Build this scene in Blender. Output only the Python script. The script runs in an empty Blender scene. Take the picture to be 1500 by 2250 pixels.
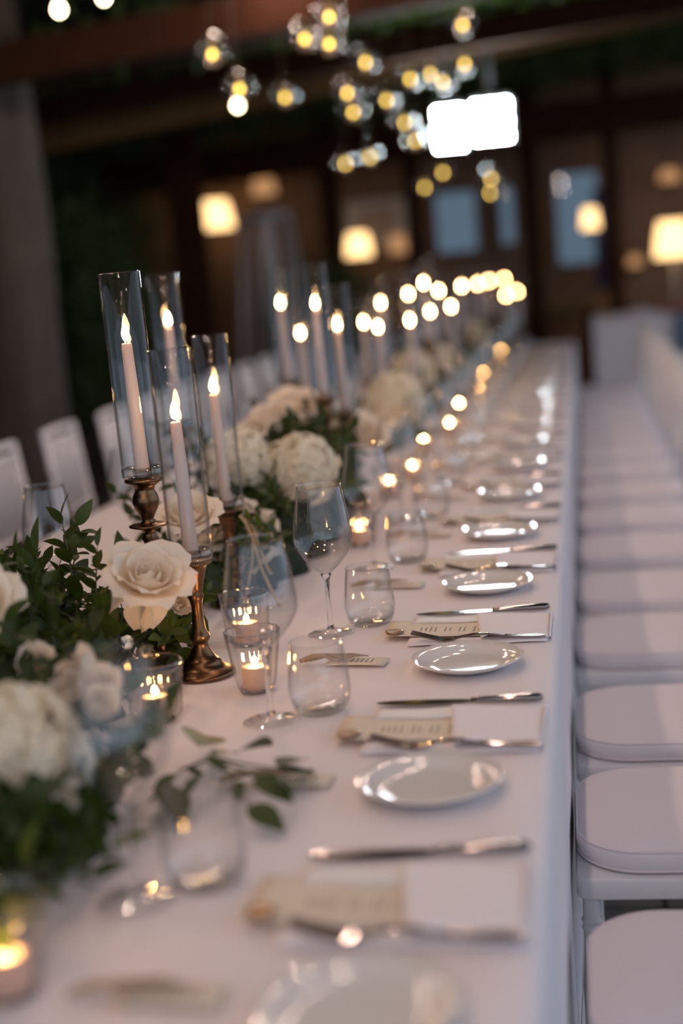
import bpy, math, random
from mathutils import Vector, Matrix, Euler
random.seed(7)
SC = bpy.context.scene
COL = SC.collection
PI = math.pi

# ------------------------------------------------------------------ camera
F = 3125.0; CAMZ = 1.31; TZ = 0.75          # focal length in px of a 1500x2250 frame; table height
_vp = (522.0, -566.0); _m = 0.085           # vanishing point of the table's long side, roll
YC = Vector((_vp[0], -_vp[1], -F)).normalized()
_t = F * F / (-_vp[1] - _vp[0] * _m)
ZC = -Vector((_m * _t, -_t, -F)).normalized()
XC = YC.cross(ZC)
ROT = Matrix((XC, YC, ZC))                  # camera vector -> world vector
CAM = Vector((0, 0, CAMZ))
cd = bpy.data.cameras.new('camera'); cam = bpy.data.objects.new('camera', cd); COL.objects.link(cam)
cam.matrix_world = Matrix.Translation(CAM) @ ROT.to_4x4()
cd.sensor_fit = 'VERTICAL'; cd.sensor_height = 36; cd.sensor_width = 24; cd.lens = 50.0
cd.clip_start = 0.05; cd.clip_end = 200
cd.dof.use_dof = True; cd.dof.focus_distance = 2.12; cd.dof.aperture_fstop = 1.4
SC.camera = cam

def ray(px, py): return ROT @ Vector((px - 750, 1125 - py, -F))
def onz(px, py, z=TZ):
    d = ray(px, py); return CAM + d * ((z - CAM.z) / d.z)
def ony(px, py, y):
    d = ray(px, py); return CAM + d * (y / d.y)

# ------------------------------------------------------------------ world and exposure
w = bpy.data.worlds.new('dusk'); SC.world = w; w.use_nodes = True
bg = w.node_tree.nodes['Background']; bg.inputs[0].default_value = (0.66, 0.79, 1.0, 1); bg.inputs[1].default_value = 1.15
SC.view_settings.view_transform = 'Standard'; SC.view_settings.look = 'None'
SC.view_settings.gamma = 1; SC.view_settings.use_curve_mapping = False
SC.view_settings.exposure = 0.0
FLAME = 125.0; FLOOD = 190.0; FILL = 275.0

# ------------------------------------------------------------------ materials
def nm(name):
    m = bpy.data.materials.new(name); m.use_nodes = True
    nt = m.node_tree
    return m, nt, nt.nodes['Principled BSDF']
def pm(name, col, rough=0.5, metal=0.0, noise=None, scale=20.0, bump=0.0, bscale=200.0, rand=0.0, spec=0.5, sheen=0.0, sub=0.0):
    m, nt, b = nm(name)
    b.inputs['Base Color'].default_value = (*col, 1); b.inputs['Roughness'].default_value = rough
    b.inputs['Metallic'].default_value = metal; b.inputs['Specular IOR Level'].default_value = spec
    if sheen: b.inputs['Sheen Weight'].default_value = sheen
    if sub:
        b.inputs['Subsurface Weight'].default_value = sub; b.inputs['Subsurface Radius'].default_value = (1.0, 0.6, 0.35)
        b.inputs['Subsurface Scale'].default_value = 0.012
    N = nt.nodes.new; L = nt.links.new
    tc = N('ShaderNodeTexCoord')
    last = None
    if noise:
        t = N('ShaderNodeTexNoise'); t.inputs['Scale'].default_value = scale; t.inputs['Detail'].default_value = 5
        L(tc.outputs['Object'], t.inputs['Vector'])
        mx = N('ShaderNodeMix'); mx.data_type = 'RGBA'
        mx.inputs[6].default_value = (*col, 1); mx.inputs[7].default_value = (*noise, 1)
        L(t.outputs['Fac'], mx.inputs[0]); last = mx.outputs[2]
    if rand:
        oi = N('ShaderNodeObjectInfo'); hs = N('ShaderNodeHueSaturation')
        mr = N('ShaderNodeMapRange'); mr.inputs[3].default_value = 1 - rand; mr.inputs[4].default_value = 1 + rand
        L(oi.outputs['Random'], mr.inputs[0]); L(mr.outputs[0], hs.inputs['Value'])
        if last: L(last, hs.inputs['Color'])
        else: hs.inputs['Color'].default_value = (*col, 1)
        last = hs.outputs[0]
    if last: L(last, b.inputs['Base Color'])
    if bump:
        t = N('ShaderNodeTexNoise'); t.inputs['Scale'].default_value = bscale; t.inputs['Detail'].default_value = 3
        L(tc.outputs['Object'], t.inputs['Vector'])
        bp = N('ShaderNodeBump'); bp.inputs['Strength'].default_value = bump; bp.inputs['Distance'].default_value = 0.002
        L(t.outputs['Fac'], bp.inputs['Height']); L(bp.outputs[0], b.inputs['Normal'])
    return m
def em(name, col, s):
    m = bpy.data.materials.new(name); m.use_nodes = True; nt = m.node_tree; nt.nodes.clear()
    o = nt.nodes.new('ShaderNodeOutputMaterial'); e = nt.nodes.new('ShaderNodeEmission')
    e.inputs[0].default_value = (*col, 1); e.inputs[1].default_value = s
    nt.links.new(e.outputs[0], o.inputs[0]); return m
def thin(name, tint=(0.985, 0.99, 0.99), edge=(0.50, 0.52, 0.54), base=0.085, amt=0.9, rough=0.0, power=3.0):
    m = bpy.data.materials.new(name); m.use_nodes = True; nt = m.node_tree; nt.nodes.clear()
    N = nt.nodes.new; L = nt.links.new
    o = N('ShaderNodeOutputMaterial'); lw = N('ShaderNodeLayerWeight'); lw.inputs[0].default_value = 0.5
    p = N('ShaderNodeMath'); p.operation = 'POWER'; p.inputs[1].default_value = power; L(lw.outputs['Facing'], p.inputs[0])
    ml = N('ShaderNodeMath'); ml.operation = 'MULTIPLY_ADD'; ml.inputs[1].default_value = amt; ml.inputs[2].default_value = base
    L(p.outputs[0], ml.inputs[0])
    mx = N('ShaderNodeMix'); mx.data_type = 'RGBA'; mx.inputs[6].default_value = (*tint, 1); mx.inputs[7].default_value = (*edge, 1)
    p2 = N('ShaderNodeMath'); p2.operation = 'POWER'; p2.inputs[1].default_value = 3.0; L(lw.outputs['Facing'], p2.inputs[0]); L(p2.outputs[0], mx.inputs[0])
    tr = N('ShaderNodeBsdfTransparent'); L(mx.outputs[2], tr.inputs[0])
    gl = N('ShaderNodeBsdfGlossy'); gl.inputs['Roughness'].default_value = rough
    ms = N('ShaderNodeMixShader'); L(ml.outputs[0], ms.inputs[0]); L(tr.outputs[0], ms.inputs[1]); L(gl.outputs[0], ms.inputs[2])
    L(ms.outputs[0], o.inputs[0]); return m
def translucent(name, col, rough=0.6, fac=0.4, tcol=None, noise=None, scale=30, rand=0.0):
    m = pm(name, col, rough, noise=noise, scale=scale, rand=rand, spec=0.3)
    nt = m.node_tree; N = nt.nodes.new; L = nt.links.new
    b = nt.nodes['Principled BSDF']; o = nt.nodes['Material Output']
    t = N('ShaderNodeBsdfTranslucent'); t.inputs[0].default_value = (*(tcol or col), 1)
    ms = N('ShaderNodeMixShader'); ms.inputs[0].default_value = fac
    L(b.outputs[0], ms.inputs[1]); L(t.outputs[0], ms.inputs[2]); L(ms.outputs[0], o.inputs[0]); return m

M = {}
M['cloth'] = pm('white_linen', (0.84, 0.775, 0.78), 0.9, noise=(0.80, 0.735, 0.74), scale=3, bump=0.12, bscale=900, spec=0.05)
M['cushion'] = pm('cushion_fabric', (0.82, 0.735, 0.745), 0.9, bump=0.08, bscale=1200, spec=0.2)
M['chairpaint'] = pm('white_lacquer', (0.76, 0.74, 0.75), 0.35)
M['napkin'] = pm('napkin_linen', (0.84, 0.79, 0.81), 0.85, bump=0.1, bscale=900, spec=0.2)
M['porcelain'] = pm('white_porcelain', (0.74, 0.71, 0.68), 0.06, spec=0.6)
M['steel'] = pm('polished_steel', (0.32, 0.28, 0.26), 0.09, metal=1)
M['bronze'] = pm('aged_bronze', (0.23, 0.125, 0.062), 0.3, metal=1, noise=(0.12, 0.07, 0.04), scale=25, bump=0.1, bscale=80)
M['wax'] = translucent('ivory_wax', (0.64, 0.53, 0.47), 0.45, 0.25, (0.8, 0.5, 0.34))
M['wick'] = pm('charred_wick', (0.03, 0.02, 0.02), 0.9)
M['flame'] = em('candle_flame', (1.0, 0.56, 0.22), FLAME)
M['tealight'] = em('tealight_flame', (1.0, 0.52, 0.18), FLAME * 2.0)
M['globeflame'] = em('hanging_flame', (1.0, 0.66, 0.12), 12.0)
M['fill_string'] = em('fill_bulb', (1.0, 0.72, 0.60), FILL)  # bulbs of the added fill strings
M['bulb'] = em('string_bulb', (1.0, 0.84, 0.5), 22.0)
M['glass'] = thin('clear_glass')
M['chimney'] = thin('chimney_glass', edge=(0.60, 0.55, 0.52), base=0.03, amt=0.8, power=3.4)
M['votive'] = thin('pressed_glass', tint=(0.97, 0.94, 0.9), edge=(0.5, 0.46, 0.42), base=0.08, amt=0.8, power=2.2)
M['pane'] = thin('window_pane', tint=(0.34, 0.385, 0.40), edge=(0.2, 0.2, 0.2), base=0.012, amt=0.3)
m, nt, b = nm('solid_glass'); b.inputs['Transmission Weight'].default_value = 1; b.inputs['Roughness'].default_value = 0; b.inputs['IOR'].default_value = 1.47
b.inputs['Base Color'].default_value = (0.98, 0.99, 0.99, 1); M['solid'] = m
M['paper'] = pm('cream_paper', (0.76, 0.66, 0.53), 0.8, noise=(0.70, 0.60, 0.47), scale=30, spec=0.2)
M['vellum'] = pm('white_vellum', (0.78, 0.74, 0.72), 0.6, spec=0.3)
M['ink'] = pm('brown_ink', (0.22, 0.17, 0.14), 0.8)
M['seal'] = pm('bronze_wax_seal', (0.30, 0.17, 0.08), 0.3, metal=0.5, bump=0.3, bscale=150)
M['twig'] = pm('grey_brown_twine', (0.40, 0.30, 0.21), 0.7, bump=0.4, bscale=300)
M['leaf'] = translucent('ruscus_leaf', (0.036, 0.056, 0.011), 0.5, 0.2, (0.10, 0.15, 0.015), noise=(0.019, 0.036, 0.009), scale=25, rand=0.45)
M['leaf2'] = translucent('pale_leaf', (0.075, 0.105, 0.022), 0.45, 0.25, (0.18, 0.23, 0.03), noise=(0.045, 0.07, 0.015), scale=25, rand=0.4)
M['stem'] = pm('green_stem', (0.07, 0.075, 0.03), 0.6)
M['moss'] = pm('dark_moss', (0.022, 0.04, 0.015), 0.95, noise=(0.008, 0.014, 0.006), scale=60, bump=0.8, bscale=90)
M['petal'] = translucent('cream_petal', (0.90, 0.80, 0.66), 0.6, 0.35, (0.94, 0.80, 0.60), noise=(0.88, 0.79, 0.68), scale=18)
M['hydr'] = translucent('hydrangea_petal', (0.86, 0.79, 0.66), 0.7, 0.35, (0.88, 0.78, 0.60), noise=(0.82, 0.78, 0.62), scale=14)
M['bud'] = translucent('green_white_bud', (0.66, 0.68, 0.46), 0.6, 0.3, (0.6, 0.66, 0.34), noise=(0.82, 0.80, 0.66), scale=35)
M['ribbon'] = translucent('gold_ribbon', (0.42, 0.29, 0.15), 0.4, 0.2)
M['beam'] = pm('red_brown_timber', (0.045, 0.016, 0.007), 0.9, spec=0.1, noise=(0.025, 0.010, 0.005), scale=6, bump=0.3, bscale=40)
M['lit_timber'] = pm('honey_floodlit_timber', (0.17, 0.10, 0.04), 0.9, spec=0.1, noise=(0.11, 0.065, 0.028), scale=6, bump=0.3, bscale=40)  # rafter timber with floodlight put into its colour; also the bench plank
M['wallwood'] = pm('wall_timber', (0.21, 0.12, 0.07), 0.8, noise=(0.12, 0.07, 0.045), scale=3)
M['walllow'] = pm('candlelit_brown', (0.30, 0.16, 0.075), 0.85, noise=(0.20, 0.10, 0.05), scale=2)  # brown low wall, candle glow put into its orange tone
M['bark'] = pm('grey_brown_bark', (0.10, 0.075, 0.06), 0.95, noise=(0.05, 0.038, 0.03), scale=8, bump=1.0, bscale=14)
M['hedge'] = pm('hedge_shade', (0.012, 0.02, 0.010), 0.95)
M['vine'] = translucent('vine_leaf', (0.045, 0.075, 0.025), 0.6, 0.3, (0.10, 0.15, 0.03))
M['floor'] = pm('brown_paving', (0.13, 0.105, 0.085), 0.85, noise=(0.09, 0.07, 0.055), scale=4, bump=0.3, bscale=30)
M['string'] = pm('hanging_string', (0.10, 0.07, 0.05), 0.8)
M['dark'] = pm('dark_metal', (0.03, 0.03, 0.03), 0.5, metal=0.6)
M['pale'] = pm('pale_grey_metal', (0.42, 0.38, 0.37), 0.5)
M['frame'] = pm('white_frame', (0.40, 0.38, 0.38), 0.7)
M['tablewood'] = pm('table_wood', (0.22, 0.15, 0.09), 0.7)
M['shade'] = em('lamp_shade_glow', (1.0, 0.62, 0.27), 3.0)
M['shadedim'] = em('lamp_shade_dim', (1.0, 0.50, 0.22), 0.55)
M['led'] = em('floodlight_led', (0.86, 0.97, 1.0), FLOOD)
M['red'] = pm('red_ceramic', (0.40, 0.09, 0.07), 0.5)
M['blue'] = pm('dusty_blue_cloth', (0.22, 0.34, 0.44), 0.9)
M['navy'] = pm('navy_cloth', (0.03, 0.04, 0.12), 0.9)
M['picture'] = pm('picture_brown', (0.20, 0.10, 0.07), 0.8, noise=(0.34, 0.30, 0.28), scale=3)

# ------------------------------------------------------------------ geometry helpers: geo = (verts, faces)
def join(*gs):
    V = []; Fc = []
    for v, f in gs:
        o = len(V); V += list(v); Fc += [tuple(i + o for i in q) for q in f]
    return V, Fc
def xf(g, mat): return [tuple(mat @ Vector(p)) for p in g[0]], g[1]
def mv(g, x=0, y=0, z=0): return [(p[0] + x, p[1] + y, p[2] + z) for p in g[0]], g[1]
def box(x0, x1, y0, y1, z0, z1):
    v = [(x, y, z) for z in (z0, z1) for y in (y0, y1) for x in (x0, x1)]
    return v, [(0, 2, 3, 1), (4, 5, 7, 6), (0, 1, 5, 4), (2, 6, 7, 3), (0, 4, 6, 2), (1, 3, 7, 5)]
def grid(fn, nu, nv, loop=False):
    V = [fn(i / nu if loop else i / (nu - 1), j / (nv - 1)) for j in range(nv) for i in range(nu)]
    Fc = []
    for j in range(nv - 1):
        for i in range(nu if loop else nu - 1):
            a = j * nu + i; bq = j * nu + (i + 1) % nu
            Fc.append((a, bq, bq + nu, a + nu))
    return V, Fc
def lathe(prof, n=32, mod=None):
    """prof: list of (r, z); closed at r=0 ends"""
    V = []; Fc = []; rings = []
    for r, z in prof:
        if r < 1e-6:
            rings.append([len(V)]); V.append((0, 0, z))
        else:
            s = len(V)
            for i in range(n):
                a = 2 * PI * i / n; k = mod(a, z) if mod else 1.0
                V.append((r * k * math.cos(a), r * k * math.sin(a), z))
            rings.append(list(range(s, s + n)))
    for A, B in zip(rings, rings[1:]):
        if len(A) == 1 and len(B) == 1: continue
        for i in range(n):
            j = (i + 1) % n
            if len(A) == 1: Fc.append((A[0], B[j], B[i]))
            elif len(B) == 1: Fc.append((A[i], A[j], B[0]))
            else: Fc.append((A[i], A[j], B[j], B[i]))
    return V, Fc
def tube(pts, rad, n=8, cap=True):
    pts = [Vector(p) for p in pts]
    if not hasattr(rad, '__len__'): rad = [rad] * len(pts)
    V = []; Fc = []; up = None
    for k, p in enumerate(pts):
        t = (pts[min(k + 1, len(pts) - 1)] - pts[max(k - 1, 0)]).normalized()
        if up is None: up = Vector((0, 0, 1)) if abs(t.z) < 0.9 else Vector((1, 0, 0))
        a = t.cross(up).normalized(); bq = a.cross(t).normalized(); up = bq
        for i in range(n):
            c = 2 * PI * i / n
            V.append(tuple(p + (a * math.cos(c) + bq * math.sin(c)) * rad[k]))
    for k in range(len(pts) - 1):
        for i in range(n):
            j = (i + 1) % n
            Fc.append((k * n + i, k * n + j, (k + 1) * n + j, (k + 1) * n + i))
    if cap:
        Fc.append(tuple(range(n - 1, -1, -1))); Fc.append(tuple(range((len(pts) - 1) * n, len(pts) * n)))
    return V, Fc
def strip(pts, widths, thick, side=None):
    """flat bar of varying width along pts (x,y,z); side = horizontal side vector"""
    V = []; Fc = []
    side = Vector(side or (0, 1, 0))
    for p, wd in zip(pts, widths):
        p = Vector(p)
        for s, h in ((-1, 0), (1, 0), (1, 1), (-1, 1)):
            V.append(tuple(p + side * (s * wd / 2) + Vector((0, 0, h * thick))))
    n = len(pts)
    for k in range(n - 1):
        for i in range(4):
            j = (i + 1) % 4
            Fc.append((4 * k + i, 4 * k + j, 4 * k + 4 + j, 4 * k + 4 + i))
    Fc.append((3, 2, 1, 0)); e = 4 * (n - 1); Fc.append((e, e + 1, e + 2, e + 3))
    return V, Fc
def rslab(w, d, r, levels, n=8):
    """stack of rounded rectangles; levels = [(inset, z)...]; capped"""
    V = []; Fc = []
    per = 4 * (n + 1)
    for ins, z in levels:
        hw, hd = w / 2 - ins, d / 2 - ins; rr = max(0.004, r - ins)
        for q, (sx, sy) in enumerate(((1, 1), (-1, 1), (-1, -1), (1, -1))):
            for i in range(n + 1):
                a = PI / 2 * (q + i / n)
                V.append((sx * (hw - rr) + rr * math.cos(a), sy * (hd - rr) + rr * math.sin(a), z))
    for k in range(len(levels) - 1):
        for i in range(per):
            j = (i + 1) % per
            Fc.append((k * per + i, k * per + j, (k + 1) * per + j, (k + 1) * per + i))
    Fc.append(tuple(range(per - 1, -1, -1))); e = (len(levels) - 1) * per; Fc.append(tuple(range(e, e + per)))
    return V, Fc
def me(name, g, mat, smooth=True, angle=None):
    m = bpy.data.meshes.new(name); m.from_pydata([tuple(p) for p in g[0]], [], g[1]); m.update()
    m.materials.append(M[mat] if isinstance(mat, str) else mat)
    if smooth:
        m.polygons.foreach_set('use_smooth', [True] * len(m.polygons))
        if angle: m.set_sharp_from_angle(angle=math.radians(angle))
    return m
def ob(name, mesh, parent=None, mat=None):
    o = bpy.data.objects.new(name, mesh); COL.objects.link(o)
    if parent: o.parent = parent
    if mat is not None: o.matrix_local = mat
    return o
def tag(o, label=None, cat=None, group=None, kind=None):
    if label: o['label'] = label
    if cat: o['category'] = cat
    if group: o['group'] = group
    if kind: o['kind'] = kind
    return o
def T(x=0, y=0, z=0, rz=0, rx=0, ry=0, s=1):
    return Matrix.Translation((x, y, z)) @ Euler((rx, ry, rz)).to_matrix().to_4x4() @ Matrix.Scale(s, 4)
def thing(name, parts, mat, label, cat, group=None):
    """parts: list of (name, mesh, local matrix or None, [sub parts], label or None)"""
    r = bpy.data.objects.new(name, None); COL.objects.link(r); r.empty_display_size = 0.02
    r.matrix_world = mat; tag(r, label, cat, group)
    for p in parts: part(r, p)
    return r
def part(parent, p):
    p = list(p) + [None] * (5 - len(p))
    o = ob(p[0], p[1], parent, p[2])
    if p[4]: o['label'] = p[4]
    for s in (p[3] or []): part(o, s)
    return o
def struct(name, g, mat, smooth=False):
    o = ob(name, me(name, g, mat, smooth)); o['kind'] = 'structure'; return o
ORD = ['first', 'second', 'third', 'fourth', 'fifth', 'sixth', 'seventh', 'eighth', 'ninth', 'tenth', 'eleventh', 'twelfth', 'thirteenth', 'fourteenth',
       'fifteenth', 'sixteenth', 'seventeenth', 'eighteenth', 'nineteenth', 'twentieth', 'twenty-first', 'twenty-second', 'twenty-third', 'twenty-fourth',
       'twenty-fifth', 'twenty-sixth', 'twenty-seventh', 'twenty-eighth', 'twenty-ninth', 'thirtieth']
def axis_mat(pos, d, spin=0.0, s=1.0):
    q = Vector(d).normalized().to_track_quat('Z', 'Y').to_matrix().to_4x4()
    return Matrix.Translation(pos) @ q @ Matrix.Rotation(spin, 4, 'Z') @ Matrix.Scale(s, 4)

# ------------------------------------------------------------------ the setting
TX0, TX1 = -1.292, -0.068                   # table edges
TXC = (TX0 + TX1) / 2
TY0, TY1 = 0.45, 9.55
BY = 13.0                                   # back wall
# floor: stone slabs with recessed joints near the chairs
fl = struct('floor', box(-9, 9, -4, 18, -0.12, -0.012), 'floor')
slab = me('paving_slab', box(-0.245, 0.245, -0.245, 0.245, -0.02, 0.0), 'floor', False)
for i in range(0, 3):
    for j in range(0, 14): ob('paving_slab', slab, fl, T(-0.15 + i * 0.5, 1.0 + j * 0.5, 0))
# back wall with four openings
P = lambda px, py: ony(px, py, BY)
ops = []
for (x0, y0, x1, y1) in ((1208, 372, 1330, 585), (942, 415, 1060, 560), (1085, 400, 1142, 545)):
    a = P(x0, y0); c = P(x1, y1); ops.append((a.x, c.x, c.z, a.z))
ops.sort()
gs = []; xprev = -7.0
for (a, c, z0, z1) in ops:
    gs.append(box(xprev, a, BY, BY + 0.15, 0, 4.2)); gs.append(box(a, c, BY, BY + 0.15, 0, z0)); gs.append(box(a, c, BY, BY + 0.15, z1, 4.2)); xprev = c
gs.append(box(xprev, 7.0, BY, BY + 0.15, 0, 4.2))
struct('wall_back', join(*gs), 'wallwood')
for k, (a, c, z0, z1) in enumerate(ops):
    fr = join(box(a, a + 0.04, BY - 0.03, BY + 0.1, z0, z1), box(c - 0.04, c, BY - 0.03, BY + 0.1, z0, z1), box(a + 0.04, c - 0.04, BY - 0.03, BY + 0.1, z0, z0 + 0.05), box(a + 0.04, c - 0.04, BY - 0.03, BY + 0.1, z1 - 0.05, z1))
    wo = struct('window_%d' % (k + 1), fr, 'wallwood')
    ob('pane', me('pane', box(a + 0.04, c - 0.04, BY + 0.03, BY + 0.036, z0 + 0.05, z1 - 0.05), 'pane', False), wo)
# low wall coloured as candlelit, and timber posts of the pergola
a = P(930, 575); struct('wall_low', box(a.x - 2.2, 0.35, BY - 0.25, BY - 0.02, 0, 0.95), 'walllow')
k = 1
for px, y, wd, top in ((735, 12.2, 0.16, 2.9), (420, 10.5, 0.22, 2.9), (1172, 12.0, 0.14, 2.9), (915, 12.4, 0.12, 2.9), (1350, 12.4, 0.12, 3.2)):
    c = ony(px, 560, y)
    struct('trim_%d' % k, box(c.x - wd / 2, c.x + wd / 2, y - wd / 2, y + wd / 2, 0, top), 'beam'); k += 1
# pitched rafters across the table and purlins along it
def rafter(px, py, y, wd, ht, mat, pitch=0.10, x0=-4.5, x1=4.0):
    global k
    c = ony(px, py, y)
    g = box(x0, x1, -wd / 2, wd / 2, 0, ht)
    g = ([(p[0], p[1] + y, p[2] + c.z + (p[0] - c.x) * pitch) for p in g[0]], g[1])
    struct('trim_%d' % k, g, mat); k += 1
rafter(1090, 125, 8.6, 0.10, 0.16, 'lit_timber', 0.10)  # lighter colour stands for the floodlight on this rafter
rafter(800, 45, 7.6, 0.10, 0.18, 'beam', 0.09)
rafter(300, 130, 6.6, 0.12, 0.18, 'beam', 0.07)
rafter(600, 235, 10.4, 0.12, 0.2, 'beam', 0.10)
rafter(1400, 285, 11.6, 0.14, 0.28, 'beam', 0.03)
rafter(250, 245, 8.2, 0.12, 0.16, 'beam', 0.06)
c1 = ony(820, 40, 7.6)
for x in (-3.4, -1.9, 1.0):
    g = tube([(x, 4.5, c1.z + 0.42 + 0.09 * x), (x, 12.9, c1.z + 0.62 + 0.09 * x)], 0.06, 6)
    struct('trim_%d' % k, g, 'beam'); k += 1
# dark roof of the pergola above the vines
RY0, RY1, RX0, RX1 = -3.0, 13.2, -6.0, 3.2
rz = lambda x: 2.75 + 0.1045 * (x + 6)
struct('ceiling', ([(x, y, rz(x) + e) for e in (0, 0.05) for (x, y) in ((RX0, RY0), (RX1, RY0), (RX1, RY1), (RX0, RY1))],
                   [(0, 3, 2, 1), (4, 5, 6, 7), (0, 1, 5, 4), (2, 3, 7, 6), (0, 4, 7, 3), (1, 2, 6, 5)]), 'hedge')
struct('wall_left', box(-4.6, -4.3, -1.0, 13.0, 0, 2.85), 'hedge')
def leafcloud(n, fn, s0, s1, seed):
    rnd = random.Random(seed); V = []; Fc = []
    for _ in range(n):
        p = Vector(fn(rnd)); s = rnd.uniform(s0, s1)
        q = Euler((rnd.uniform(0, 6.28), rnd.uniform(0, 6.28), rnd.uniform(0, 6.28))).to_matrix()
        o = len(V)
        for c in ((-0.5, 0, 0), (0, -0.28, 0.06), (0.5, 0, 0), (0, 0.28, 0.06)): V.append(tuple(p + q @ (Vector(c) * s)))
        Fc.append((o, o + 1, o + 2, o + 3))
    return V, Fc
g = leafcloud(9000, lambda r: (lambda x: (x, r.uniform(7.0, 12.6), 2.66 + 0.08 * (x + 0.3) + min(0.45, abs(r.gauss(0, 0.14)))))(r.uniform(-3.8, 3.0)), 0.06, 0.15, 3)
tag(ob('vine_canopy', me('vine_canopy', g, 'vine', False)), 'dark green climbing vine covering the pergola roof', 'vine', kind='stuff')
g = leafcloud(7000, lambda r: (-4.15 + abs(r.gauss(0, 0.25)), r.uniform(4.5, 12.8), r.uniform(0.1, 2.6)), 0.07, 0.16, 4)
tag(ob('hedge', me('hedge', g, 'vine', False)), 'tall dark hedge behind the chairs at the left', 'hedge', kind='stuff')

# tree trunk at the left edge
c = ony(28, 900, 7.4)
def trunk_fn(u, v):
    a = 2 * PI * u; r = 0.21 * (1.25 - 0.35 * v) * (1 + 0.07 * math.sin(5 * a + 3 * v) + 0.05 * math.sin(9 * a - 8 * v))
    return (c.x + 0.10 * math.sin(2 * v) + r * math.cos(a), c.y + r * math.sin(a), 2.95 * v)
tag(ob('tree_trunk', me('tree_trunk', grid(trunk_fn, 28, 22, True), 'bark')), 'thick grey brown tree trunk at the left edge', 'tree trunk')
def bush(px, py, y, rx, rz, n, label, seed, mat='vine'):
    c = ony(px, py, y)
    def f(r):
        v = Vector((r.gauss(0, 1), r.gauss(0, 1), r.gauss(0, 1))).normalized() * (r.random() ** 0.4)
        return (c.x + v.x * rx, c.y + v.y * rx * 0.7, max(0.03, c.z + v.z * rz))
    top = bpy.data.objects.new('bush', None); COL.objects.link(top); top.location = (c.x, c.y, 0); tag(top, label, 'bush')
    o = ob('foliage', me('foliage', mv(leafcloud(n, f, 0.05, 0.11, seed), -c.x, -c.y, 0), mat, False), top); o['kind'] = 'stuff'
    st = [tube([(0, 0, 0), (0.1 * math.cos(a) * rx, 0.1 * math.sin(a) * rx, c.z * 0.5), (0.5 * rx * math.cos(a), 0.3 * rx * math.sin(a), c.z)], [0.02, 0.014, 0.006], 6) for a in (0.3, 1.8, 3.4, 5.0)]
    ob('stems', me('stems', join(*st), 'bark'), top)
bush(165, 700, 8.8, 0.55, 0.75, 2600, 'dark leafy bush behind the leftmost white chairs', 11)
bush(700, 690, 11.4, 0.5, 0.5, 900, 'low dark bush beside the tall tapered stand', 12)

# ------------------------------------------------------------------ table and cloth
tb = [('table_top', me('table_top', box(TX0 + 0.01, TX1 - 0.01, TY0 + 0.02, TY1 - 0.02, TZ - 0.035, TZ - 0.006), 'tablewood', False))]
lg = me('leg', box(-0.03, 0.03, -0.03, 0.03, 0, TZ - 0.035), 'tablewood', False)
for y in (0.6, 2.4, 4.2, 6.0, 7.8, 9.4):
    for x in (TX0 + 0.14, TX1 - 0.14): tb.append(('leg', lg, T(x, y, 0)))
thing('banquet_table', tb, Matrix(), 'very long narrow banquet table hidden under white linen', 'table')
prof = []                                   # cross-section: left hem, top, right hem
for z in (0.03, 0.15, 0.3, 0.45, 0.6, 0.68, 0.72): prof.append((TX0 - 0.014, z, 1))
prof += [(TX0 - 0.010, 0.738, 0.2), (TX0 + 0.004, TZ, 0)]
for i in range(1, 30): prof.append((TX0 + 0.004 + (TX1 - TX0 - 0.008) * i / 30, TZ, 0))
prof += [(TX1 - 0.004, TZ, 0), (TX1 + 0.006, 0.742, 0.1), (TX1 + 0.009, 0.725, 0.3)]
for z in (0.69, 0.64, 0.56, 0.48, 0.40, 0.3, 0.18, 0.03): prof.append((TX1 + 0.010, z, 1))
ny = 300
V = []; Fc = []
for j in range(ny + 1):
    y = TY0 + (TY1 - TY0) * j / ny
    for (x, z, dr) in prof:
        xx = x; zz = z
        if dr:
            f = min(1, (TZ - z) / 0.5); s = 1 if x > TXC else -1
            wv = math.sin(y * 9.1 + s) * 0.5 + math.sin(y * 17.3 + 2 * s) * 0.35 + math.sin(y * 4.3) * 0.3
            xx = x + s * f * (-0.002 + 0.0032 * wv) * dr
        elif z == TZ and TX0 + 0.03 < x < TX1 - 0.03:
            zz = TZ - 0.001 + 0.0008 * math.sin(x * 31 + y * 7) * math.sin(y * 5.3 + x * 4)
        V.append((xx, y, zz))
npf = len(prof)
for j in range(ny):
    for i in range(npf - 1):
        a = j * npf + i; Fc.append((a, a + 1, a + npf + 1, a + npf))
# end drops
for y, s in ((TY0, -1), (TY1, 1)):
    o = len(V); cols = 26
    for q in range(9):
        for i in range(cols):
            x = TX0 + (TX1 - TX0) * i / (cols - 1)
            V.append((x, y + s * (0.004 + (0.012 + 0.012 * math.sin(x * 23)) * q / 8), TZ - 0.72 * q / 8))
    for q in range(8):
        for i in range(cols - 1):
            a = o + q * cols + i; Fc.append((a, a + 1, a + cols + 1, a + cols))
tag(ob('tablecloth', me('tablecloth', (V, Fc), 'cloth', True, 50)), 'white linen tablecloth covering the long table down to the floor', 'tablecloth')

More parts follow.
